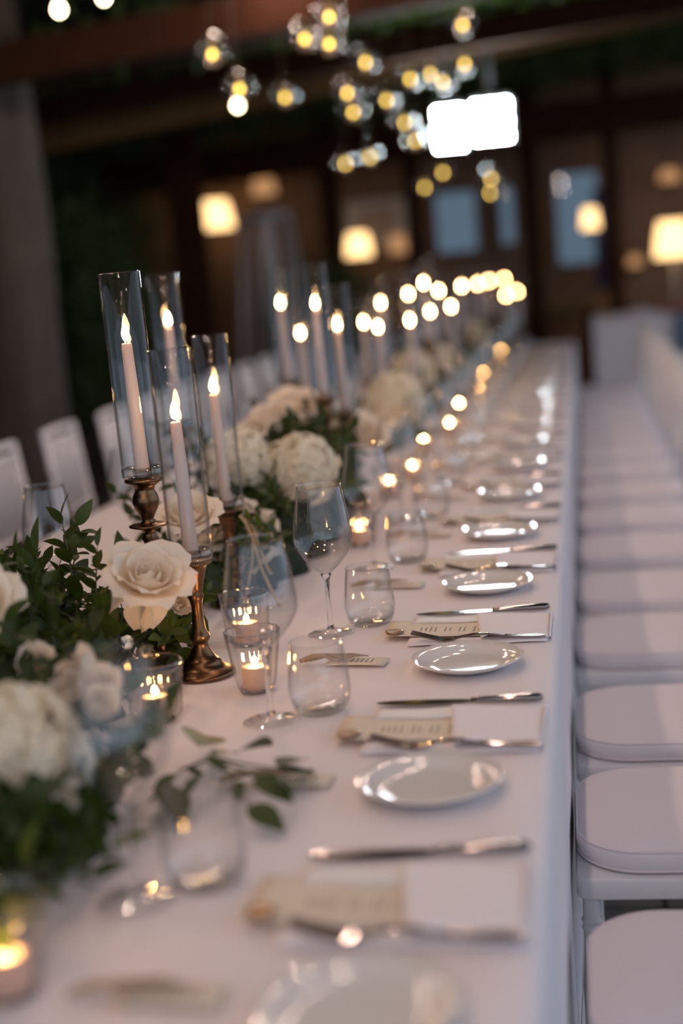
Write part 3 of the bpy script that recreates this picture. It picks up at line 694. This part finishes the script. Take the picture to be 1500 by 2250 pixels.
for (x0, y0, x1, y1, z) in ((435, 1640, 462, 1585, 0.05), (465, 1660, 525, 1640, 0.05), (525, 1650, 590, 1618, 0.05), (450, 1660, 500, 1690, 0.05), (600, 1690, 700, 1690, 0.03), (610, 1685, 675, 1648, 0.035),
                            (560, 1705, 640, 1750, 0.04), (600, 1705, 655, 1738, 0.045), (525, 1715, 520, 1755, 0.035), (545, 1770, 620, 1812, 0.022), (410, 1690, 450, 1700, 0.03), (380, 1700, 340, 1740, 0.03), (360, 1720, 400, 1790, 0.025), (440, 1700, 400, 1745, 0.035)):
    a = onz(x0, y0, TZ + z); c = onz(x1, y1, TZ + z * 0.8)
    d = c - a; ln = d.length; X = d.normalized(); Yv = Vector((0, 0, 1)).cross(X).normalized(); Zv = X.cross(Yv)
    R3 = Matrix((X, Yv, Zv)).transposed().to_4x4()
    ob('leaf', big, root, Matrix.Translation(a) @ R3 @ Matrix.Rotation(rs2.uniform(-0.6, 0.6), 4, 'X') @ Matrix.Scale(ln / 0.062, 4))

# roses: petals as parts
def petal_geo(rad, ht, wid, flare, n=9, lip=0.0):
    """cupped petal rising along z around a bud of radius rad"""
    def f(u, v):
        s = (u - 0.5) * 2; wv = wid * (0.35 + 0.65 * math.sin(PI * min(1, 0.15 + v * 0.75))) * (1 - 0.25 * v ** 6)
        a = s * wv; r = rad * (0.25 + 0.85 * math.sin(PI / 2 * min(1, v * 1.5))) + flare * v ** 2.2 * rad
        z = ht * v * (1 - 0.16 * s * s * v) - lip * max(0, v - 0.75) * 2.0 * ht
        r2 = r * (1 + 0.06 * s * s * v) + 0.05 * rad * math.sin(5 * s + 2) * v ** 3
        return (r2 * math.cos(a), r2 * math.sin(a), z)
    return grid(f, n, 9)
PET = [me('petal', petal_geo(0.010, 0.040, 1.5, -0.35), 'petal'), me('petal', petal_geo(0.017, 0.042, 1.25, -0.15), 'petal'), me('petal', petal_geo(0.025, 0.045, 1.0, 0.15, lip=0.05), 'petal'),
       me('petal', petal_geo(0.031, 0.047, 0.85, 0.45, lip=0.2), 'petal'), me('petal', petal_geo(0.034, 0.042, 0.85, 0.85, lip=0.45), 'petal')]
def drop_petal(u, v):
    s = (u - 0.5) * 2; return (0.01 + 0.058 * v, s * 0.022 * math.sin(PI * (0.12 + 0.80 * v)), 0.006 - 0.024 * v * v + 0.012 * s * s)
PETD = me('petal', grid(drop_petal, 9, 9), 'petal')
rstem = me('stem', tube([(0, 0, -0.07), (0.003, 0, -0.03), (0, 0, 0.004)], [0.0022, 0.0024, 0.0035], 8), 'stem')
sepal = me('sepal', xf(leaf_geo(0.028, 0.008, 0.2, 0.3), Matrix.Rotation(0.3, 4, 'Y')), 'leaf2')
def rose(pos, d, s, label, opened=True, spin=0.0, drops=()):
    ps = [('stem', rstem)]
    rings = ((0, 3, 0.0), (1, 4, 0.5), (2, 5, 0.2), (3, 5, 0.8), (4, 5, 0.3)) if opened else ((0, 3, 0.0), (1, 4, 0.5), (2, 4, 0.2))
    rq = random.Random(int(pos[1] * 1000))
    for kd, n, ph in rings:
        for i in range(n): ps.append(('petal', PET[kd], Matrix.Rotation(ph + 2 * PI * i / n + rq.uniform(-0.12, 0.12), 4, 'Z') @ Matrix.Rotation(rq.uniform(-0.06, 0.06), 4, 'Y') @ Matrix.Scale(rq.uniform(0.94, 1.06), 4)))
    inv = axis_mat(pos, d, spin, 1.0).to_3x3().inverted()
    for dv_, tl_ in drops:
        lv_ = inv @ Vector(dv_); a = math.atan2(lv_.y, lv_.x)
        ps.append(('petal', PETD, Matrix.Rotation(a, 4, 'Z') @ Matrix.Rotation(tl_, 4, 'Y')))
    for i in range(4): ps.append(('sepal', sepal, Matrix.Rotation(i * PI / 2, 4, 'Z')))
    thing('rose', ps, axis_mat(pos, d, spin, s), label, 'rose', 'white roses')
def atd(px, py, y): return ony(px, py, y)
p = atd(322, 1292, 1.85)
rose(p, (0.30, -0.42, 0.80), 1.0, 'large open cream rose leaning out beside the nearest candlestick', True, 0.4, (((-1, -0.35, 0), 0.55), ((0.05, -1, 0), 1.15), ((0.75, -0.7, 0), 1.2)))
rose(atd(-52, 1345, 1.62), (0.3, -0.6, 0.6), 0.9, 'open cream rose cut by the left edge of the photograph', True, 1.0, (((1, -0.3, 0), 0.5),))
rose(atd(385, 1330, 1.97), (0.5, -0.5, 0.25), 0.6, 'small half-hidden cream rose behind the nearest candlestick stem', False)
rose(atd(415, 1150, 2.25), (0.1, -0.4, 0.8), 0.85, 'cream rose seen through the nearest glass cylinder', True)
rose(atd(525, 1200, 2.52), (0.1, -0.6, 0.6), 1.2, 'cream rose behind the rim of the nearest wine glass', True)
rose(atd(455, 1190, 2.45), (-0.1, -0.5, 0.7), 0.9, 'cream rose beside the short candlestick with the gold ribbon', True)
rose(atd(600, 930, 3.05), (-0.2, -0.3, 0.8), 0.9, 'cream rose above the leaves at the far left of the second mound', True)
rose(atd(560, 965, 3.0), (-0.3, -0.4, 0.7), 0.85, 'cream rose at the lower left of the second mound', True)
rose(atd(650, 905, 3.3), (0.2, -0.4, 0.8), 1.0, 'cream rose topping the second mound under the tall candles', True)
rose(atd(800, 965, 3.4), (0.3, -0.5, 0.6), 0.95, 'cream rose right of the second candle cluster', True)
rose(atd(90, 1475, 1.56), (0.2, -0.7, 0.5), 0.85, 'small cream rosebud at the left under dark leaves', False)
for i, (px, py, y, s) in enumerate(((205, 1480, 1.52, 0.8), (170, 1530, 1.48, 0.7), (235, 1520, 1.5, 0.75), (215, 1560, 1.45, 0.7), (140, 1500, 1.5, 0.6))):
    rose(atd(px, py, y), (0.3 * i - 0.5, -0.6, 0.6), s, ['blurred pale bud, uppermost of the bud cluster at left', 'blurred pale bud, left of the bud cluster', 'blurred pale bud, right of the bud cluster by the crystal votive', 'blurred pale bud, lowest of the bud cluster', 'tiny blurred bud between the rosebud and the bud cluster'][i], False)
# hydrangeas
def hydr_geo(r, n, seed):
    rq = random.Random(seed); V = []; Fc = []
    for i in range(n):
        z = 1 - 1.75 * (i + 0.5) / n; a = i * 2.39996; q = math.sqrt(max(0, 1 - z * z))
        dv = Vector((q * math.cos(a), q * math.sin(a), z)).normalized()
        pos = dv * r * rq.uniform(0.86, 1.08)
        m = axis_mat(pos, dv + Vector((rq.gauss(0, 0.3), rq.gauss(0, 0.3), rq.gauss(0, 0.3))), rq.uniform(0, 6), r / 0.075 * rq.uniform(0.9, 1.2))
        for w4 in range(4):
            c4 = Matrix.Rotation(w4 * PI / 2, 4, 'Z'); o = len(V)
            for pt in ((0.0005, 0, 0), (0.006, -0.0062, 0.0032), (0.0125, -0.0045, 0.0034), (0.014, 0, 0.002), (0.0125, 0.0045, 0.0034), (0.006, 0.0062, 0.0032)): V.append(tuple(m @ c4 @ Vector(pt)))
            Fc += [(o, o + 1, o + 2, o + 3), (o, o + 3, o + 4, o + 5)]
    return V, Fc
HY = [me('florets', join(hydr_geo(0.075, 210, s), lathe([(0, -0.055), (0.040, -0.035), (0.055, 0), (0.045, 0.036), (0, 0.055)], 16)), 'hydr', False) for s in (1, 2, 3)]
hst = me('stem', tube([(0, 0, -0.085), (0, 0, -0.04)], 0.003, 8), 'stem')
hy = [(25, 1672, 1.28, 0.93, 'large blurred white hydrangea head at lower left'), (662, 1035, 2.82, 0.93, 'round white hydrangea behind the sharp wine glass'), (525, 1015, 2.78, 0.85, 'white hydrangea behind the ribboned candle'),
      (870, 885, 3.9, 1.05, 'white hydrangea beyond the second candle cluster'), (905, 820, 5.0, 1.0, 'distant white hydrangea near the middle of the table'), (960, 800, 6.0, 1.0, 'distant white hydrangea past the middle of the table'),
      (700, 960, 3.35, 0.8, 'white hydrangea beneath the second candle cluster'), (1040, 735, 7.6, 0.9, 'tiny distant white hydrangea near the table end')]
for i, (px, py, y, s, lab) in enumerate(hy):
    p = atd(px, py, y)
    r = thing('hydrangea', [('stem', hst)], T(p.x, p.y, p.z, i, 0.25 if i < 3 else 0.1, 0.1 * (i % 3), s), lab, 'hydrangea', 'white hydrangeas')
    o = ob('florets', HY[i % 3], r); o['kind'] = 'stuff'
# gold ribbon hanging from the short candlestick
def rib(pts, wd):
    pts = [Vector(p) for p in pts]; V = []; Fc = []
    for i, p in enumerate(pts):
        V += [tuple(p + Vector((wd / 2, 0.002 * math.sin(i), 0.001))), tuple(p - Vector((wd / 2, 0.002, 0.001)))]
    for i in range(len(pts) - 1): Fc.append((2 * i, 2 * i + 1, 2 * i + 3, 2 * i + 2))
    return V, Fc
def smooth_path(pp, y, n=5):
    out = []
    for i in range(len(pp) - 1):
        p0 = pp[max(i - 1, 0)]; p1 = pp[i]; p2 = pp[i + 1]; p3 = pp[min(i + 2, len(pp) - 1)]
        for q in range(n):
            t = q / n
            f = [0.5 * (2 * p1[c] + (p2[c] - p0[c]) * t + (2 * p0[c] - 5 * p1[c] + 4 * p2[c] - p3[c]) * t * t + (3 * p1[c] - p0[c] - 3 * p2[c] + p3[c]) * t ** 3) for c in (0, 1)]
            out.append(ony(f[0], f[1], y))
    out.append(ony(pp[-1][0], pp[-1][1], y)); return out
root = thing('satin_ribbon', [], Matrix(), 'thin gold satin ribbon trailing from the short candlestick behind', 'ribbon')
for pp, y in (([(526, 1132), (545, 1160), (556, 1215), (548, 1270), (538, 1325)], 2.36), ([(528, 1132), (552, 1172), (572, 1240), (598, 1300), (614, 1332)], 2.34), ([(530, 1134), (556, 1160), (566, 1190), (580, 1230), (596, 1262)], 2.37)):
    sp2 = smooth_path(pp, y); ob('strand', me('strand', rib(sp2, 0.0035), 'ribbon'), root)

# ------------------------------------------------------------------ lights hanging from the pergola
gb = me('globe', lathe([(0.010, 0.070), (0.011, 0.062), (0.020, 0.055), (0.042, 0.038), (0.058, 0.012), (0.060, -0.008), (0.052, -0.034), (0.034, -0.053), (0.012, -0.061), (0, -0.062)], 28), 'votive')
gf = flame_mesh(0.024, 0.009, -0.03, 'globeflame')
gt = me('tealight_cup', lathe([(0, -0.052), (0.017, -0.052), (0.018, -0.034), (0.015, -0.032), (0, -0.032)], 18), 'wax')
globes = [(465, 108, 5.4), (525, 185, 5.6), (625, 205, 6.6), (668, 75, 5.6), (722, 25, 5.2), (722, 85, 5.5), (762, 195, 6.4), (775, 238, 6.9), (802, 128, 6.6), (848, 212, 7.2), (888, 262, 7.6), (900, 165, 7.0), (945, 155, 7.4),
          (758, 352, 8.0), (812, 338, 8.2), (1015, 45, 6.4), (1020, 132, 7.0), (972, 172, 7.6), (932, 405, 8.6), (972, 372, 8.4), (1078, 385, 8.4), (1076, 418, 8.8), (912, 302, 8.0)]
for i, (px, py, y) in enumerate(globes):
    c = ony(px, py, y); tilt = 0.0
    top = 2.75 + 0.1045 * (c.x + 6) - 0.03
    ps = [('globe', gb), ('tealight_cup', gt), ('flame', gf, None, None, 'small yellow flame'), ('cord', me('cord', tube([(0, 0, 0.068), (0.002, 0, 0.3), (0, 0, max(0.35, top - c.z))], 0.0015, 5), 'string'))]
    thing('hanging_globe', ps, T(c.x, c.y, c.z, i), 'clear hanging glass globe with a flame, %s counted from the left under the pergola' % ORD[sorted(globes).index((px, py, y))], 'hanging globe', 'hanging glass globes')
def bulb(px, py, y, r, label):
    c = ony(px, py, y); top = 2.72 + 0.1045 * (c.x + 6)
    thing('string_bulb', [('bulb', me('bulb', lathe([(0, -r), (r * 0.6, -r * 0.8), (r, 0), (r * 0.7, r * 0.8), (r * 0.4, r * 1.3), (0, r * 1.3)], 18), 'bulb')), ('socket', me('socket', lathe([(0, r * 1.3), (r * 0.5, r * 1.3), (r * 0.5, r * 2.2), (0, r * 2.2)], 14), 'dark')),
                          ('cord', me('cord', tube([(0, 0, r * 2.2), (0, 0, max(r * 3, top - c.z))], 0.0022, 5), 'string'))], T(c.x, c.y, c.z), label, 'light bulb', 'bare bulbs')
bulb(130, 22, 5.2, 0.020, 'bright bare bulb at the top left corner')
bulb(522, 233, 6.2, 0.018, 'round bare bulb under the hanging globes at upper left')
bulb(228, -4, 5.2, 0.018, 'bare bulb half cut by the top edge')
# unseen bulb strings added as warm fill, from behind camera to mid table
def fill_string(x, label):
    pts = []; ps = []
    for i in range(41):
        y = -2.2 + 9.0 * i / 40; sag = 0.07 * math.cos(2 * PI * (y + 2.2) / 3.0)
        pts.append((0, y, 2.60 + sag))
    ps.append(('cord', me('cord', tube(pts, 0.004, 6), 'string')))
    bm_ = me('bulb', lathe([(0, -0.085), (0.014, -0.081), (0.025, -0.062), (0.022, -0.045), (0.012, -0.03), (0, -0.03)], 18), 'fill_string')
    sk = me('socket', lathe([(0, -0.03), (0.013, -0.03), (0.013, 0.004), (0, 0.004)], 12), 'dark')
    for i in range(12):
        y = -1.8 + 0.74 * i; sag = 0.07 * math.cos(2 * PI * (y + 2.2) / 3.0)
        ps.append(('bulb', bm_, T(0, y, 2.60 + sag))); ps.append(('socket', sk, T(0, y, 2.60 + sag)))
    for y in (-2.2, 0.8, 3.8, 6.8): ps.append(('hanger', me('hanger', tube([(0, y, 2.67), (0, y, rz(x) - 0.002)], 0.004, 6), 'string')))
    thing('fill_lights', ps, T(x, 0, 0), label, 'string lights', 'fill lights added over the table')
fill_string(-1.25, 'unseen cord of warm bulbs added over the left side of the table')
fill_string(-0.25, 'unseen cord of warm bulbs added over the right side of the table')
# floodlight: two lamp heads with rows of LEDs
def head(x0, y0, x1, y1, y, label):
    a = ony(x0, y0, y); c = ony(x1, y1, y); wd = c.x - a.x; ht = a.z - c.z; cx = (a.x + c.x) / 2; czz = (a.z + c.z) / 2
    ps = [('housing', me('housing', join(box(-wd / 2 - 0.012, wd / 2 + 0.012, 0.012, 0.09, -ht / 2 - 0.012, ht / 2 + 0.012)), 'dark', False))]
    nx, nz = 3, 3
    hw, hh = wd / 2 + 0.012, ht / 2 + 0.012
    for nm_, g_ in (('added_visor', box(-hw, hw, -0.30, 0.012, -hh, -hh + 0.006))  ,): ps.append((nm_, me('added_visor', g_, 'dark', False)))  # lower lip added to keep floodlight off the far plates
    led = me('led', box(-0.026, 0.026, 0.0, 0.0115, -0.026, 0.026), 'led', False)
    for i in range(nx):
        for j in range(nz): ps.append(('led', led, T((i - (nx - 1) / 2) * wd / nx, 0, (j - (nz - 1) / 2) * ht / nz)))
    top = 2.70 + 0.1045 * (cx + 6)
    ps.append(('bracket', me('bracket', tube([(0, 0.05, ht / 2 + 0.03), (0, 0.05, top - czz)], 0.018, 8), 'dark')))
    thing('floodlight', ps, T(cx, y, czz), label, 'floodlight', 'work floodlights')
head(955, 235, 1020, 330, 8.5, 'left head of the dazzling white floodlight pair')
head(1035, 222, 1125, 312, 8.5, 'right head of the dazzling white floodlight pair')

# ------------------------------------------------------------------ background furniture and lamps
def sconce(px, py, y, r, hgt, mat, label, stand=False):
    c = ony(px, py, y)
    ps = [('shade', me('shade', lathe([(r * 0.72, hgt / 2), (r * 0.9, 0), (r, -hgt / 2), (r * 0.97, -hgt / 2), (r * 0.7, hgt / 2 - 0.004), (r * 0.72, hgt / 2)], 28), mat), None, None, 'warm glowing shade')]
    if stand:
        ps += [('pole', me('pole', tube([(0, 0, 0.02 - c.z), (0, 0, hgt / 2)], 0.014, 8), 'pale')), ('base', me('base', lathe([(0, -c.z), (0.12, -c.z), (0.12, 0.02 - c.z), (0, 0.025 - c.z)], 20), 'pale'))]
    else:
        ps += [('arm', me('arm', tube([(0, 0, 0), (0, BY - y - 0.02, -0.05)], 0.01, 8), 'dark')), ('back_plate', me('back_plate', box(-0.04, 0.04, BY - y - 0.03, BY - y, -0.12, 0.06), 'dark', False))]
    thing('wall_lamp' if not stand else 'floor_lamp', ps, T(c.x, y, c.z), label, 'lamp', 'warm background lamps')
sconce(473, 472, 12.6, 0.155, 0.24, 'shade', 'large warm wall lamp at the left of the background')
sconce(470, 382, 12.7, 0.07, 0.10, 'shadedim', 'small dim lamp above the large warm wall lamp')
sconce(578, 405, 12.7, 0.11, 0.18, 'shadedim', 'dim amber lamp right of the large warm wall lamp')
sconce(787, 538, 12.5, 0.115, 0.20, 'shade', 'square warm lamp behind the middle candles')
sconce(874, 536, 12.6, 0.075, 0.16, 'shadedim', 'dim amber lamp right of the square warm lamp')
sconce(910, 530, 12.7, 0.05, 0.12, 'shadedim', 'faint amber lamp by the first grey window')
sconce(1296, 480, 12.6, 0.075, 0.17, 'shade', 'small warm lamp beside the large grey window')
sconce(1478, 525, 12.15, 0.155, 0.29, 'shade', 'warm floor lamp at the right edge above the white side table', True)
sconce(1394, 573, 12.6, 0.06, 0.09, 'shadedim', 'low dim amber lamp left of the floor lamp')
sconce(1470, 385, 12.7, 0.09, 0.10, 'shadedim', 'flat amber lamp high at the right edge')
# framed picture on the back wall
a = P(757, 445); c = P(903, 540)
thing('wall_picture', [('frame', me('frame', box(a.x, c.x, BY - 0.05, BY - 0.002, c.z, a.z), 'frame', False)), ('canvas', me('canvas', box(a.x + 0.14, c.x - 0.14, BY - 0.06, BY - 0.05, c.z + 0.12, a.z - 0.06), 'picture', False))], Matrix(), 'wide grey framed picture with a brown middle on the back wall', 'picture')
# tall tapered stand with pale cap
c = ony(612, 800, 10.6); zt = ony(612, 472, 10.6).z
ps = [('base', me('base', box(-0.26, 0.26, -0.26, 0.26, 0, 0.5), 'pale', False)), ('cap', me('cap', lathe([(0, zt - 0.02), (0.19, zt - 0.03), (0.20, zt), (0.16, zt + 0.03), (0, zt + 0.05)], 24), 'frame'))]
for sx in (-1, 1):
    for sy in (-1, 1): ps.append(('post', me('post', tube([(sx * 0.24, sy * 0.24, 0.5), (sx * 0.15, sy * 0.15, zt - 0.02)], 0.022, 6), 'pale')))
ps.append(('glass_tube', me('glass_tube', lathe([(0.07, 0.5), (0.07, zt - 0.03)], 20), 'votive')))
thing('patio_heater', ps, T(c.x, 10.6, 0), 'tall tapered metal stand with a pale cap in the dim background', 'patio heater')
# white side table with things on it
c = ony(1303, 705, 11.0); x0 = c.x; zt = c.z
def dr(u, v):
    a = u * 4; e = int(min(3, a)); t = a - e; q = [(x0, 11.0), (x0 + 2.4, 11.0), (x0 + 2.4, 11.9), (x0, 11.9), (x0, 11.0)]
    x = q[e][0] + (q[e + 1][0] - q[e][0]) * t; y = q[e][1] + (q[e + 1][1] - q[e][1]) * t
    o = 0.02 * math.sin(u * 90) * (1 - v); return (x + (o if e % 2 else 0), y + (o if not e % 2 else 0), 0.02 + (zt - 0.02) * v)
tag(ob('draped_table', me('draped_table', join(grid(dr, 160, 6), box(x0 + 0.002, x0 + 2.398, 11.002, 11.898, zt - 0.02, zt)), 'cloth', True, 40)), 'white draped side table at the right behind the chairs', 'table')
def bowl_geo(r, h): return lathe([(0, 0), (r * 0.5, 0), (r * 0.6, h * 0.1), (r * 0.9, h * 0.6), (r, h), (r * 0.95, h), (r * 0.8, h * 0.5), (0, h * 0.15)], 28)
p = onz(1470, 668, zt); tag(ob('serving_bowl', me('serving_bowl', bowl_geo(0.17, 0.06), 'red'), None, T(p.x, 11.5, zt + 0.001)), 'low red bowl on the white side table', 'bowl')
def folded(r, seed):
    return cloth_slab(lambda u, v: (-r + 2 * r * u, -r * 0.7 + 1.4 * r * v, 0.012 + 0.035 * math.exp(-((u - 0.5) ** 2 + (v - 0.5) ** 2) * 9) + 0.006 * math.sin(12 * u + seed)), 14, 10, 0.2)
p = ony(1400, 672, 11.4); tag(ob('folded_linen', me('folded_linen', folded(0.16, 1), 'cloth'), None, T(p.x, 11.4, zt + 0.001)), 'heap of folded white linen on the side table', 'linen')
p = ony(1495, 715, 10.9); tag(ob('blue_drape', me('blue_drape', cloth_slab(lambda u, v: (-0.06 + 0.14 * u, -0.012 + 0.01 * math.sin(9 * u), zt + 0.005 - 0.28 * v), 10, 6, 0.002), 'blue'), None, T(p.x + 0.02, 10.96, 0)), 'dusty blue cloth hanging on the front of the side table', 'cloth')
p = ony(1325, 500, 12.7); tag(ob('navy_drape', me('navy_drape', grid(lambda u, v: (-0.08 + 0.16 * u, 0.025 * math.sin(16 * u), 1.0 + 0.85 * v), 24, 8), 'navy'), None, T(p.x, 12.7, 0)), 'narrow dark navy curtain right of the large window', 'curtain')
# dark bench with a lighter plank in front of the back wall, right
c = ony(1225, 670, 12.3)
thing('bench', [('seat', me('seat', box(-0.3, 0.3, -0.2, 0.2, c.z - 0.06, c.z), 'lit_timber', False))] + [('leg', me('leg', box(-0.03, 0.03, -0.15, 0.15, 0, c.z - 0.06), 'beam', False), T(s * 0.25, 0, 0)) for s in (-1, 1)], T(c.x, 12.3, 0), 'low brown wooden bench beyond the table end', 'bench')
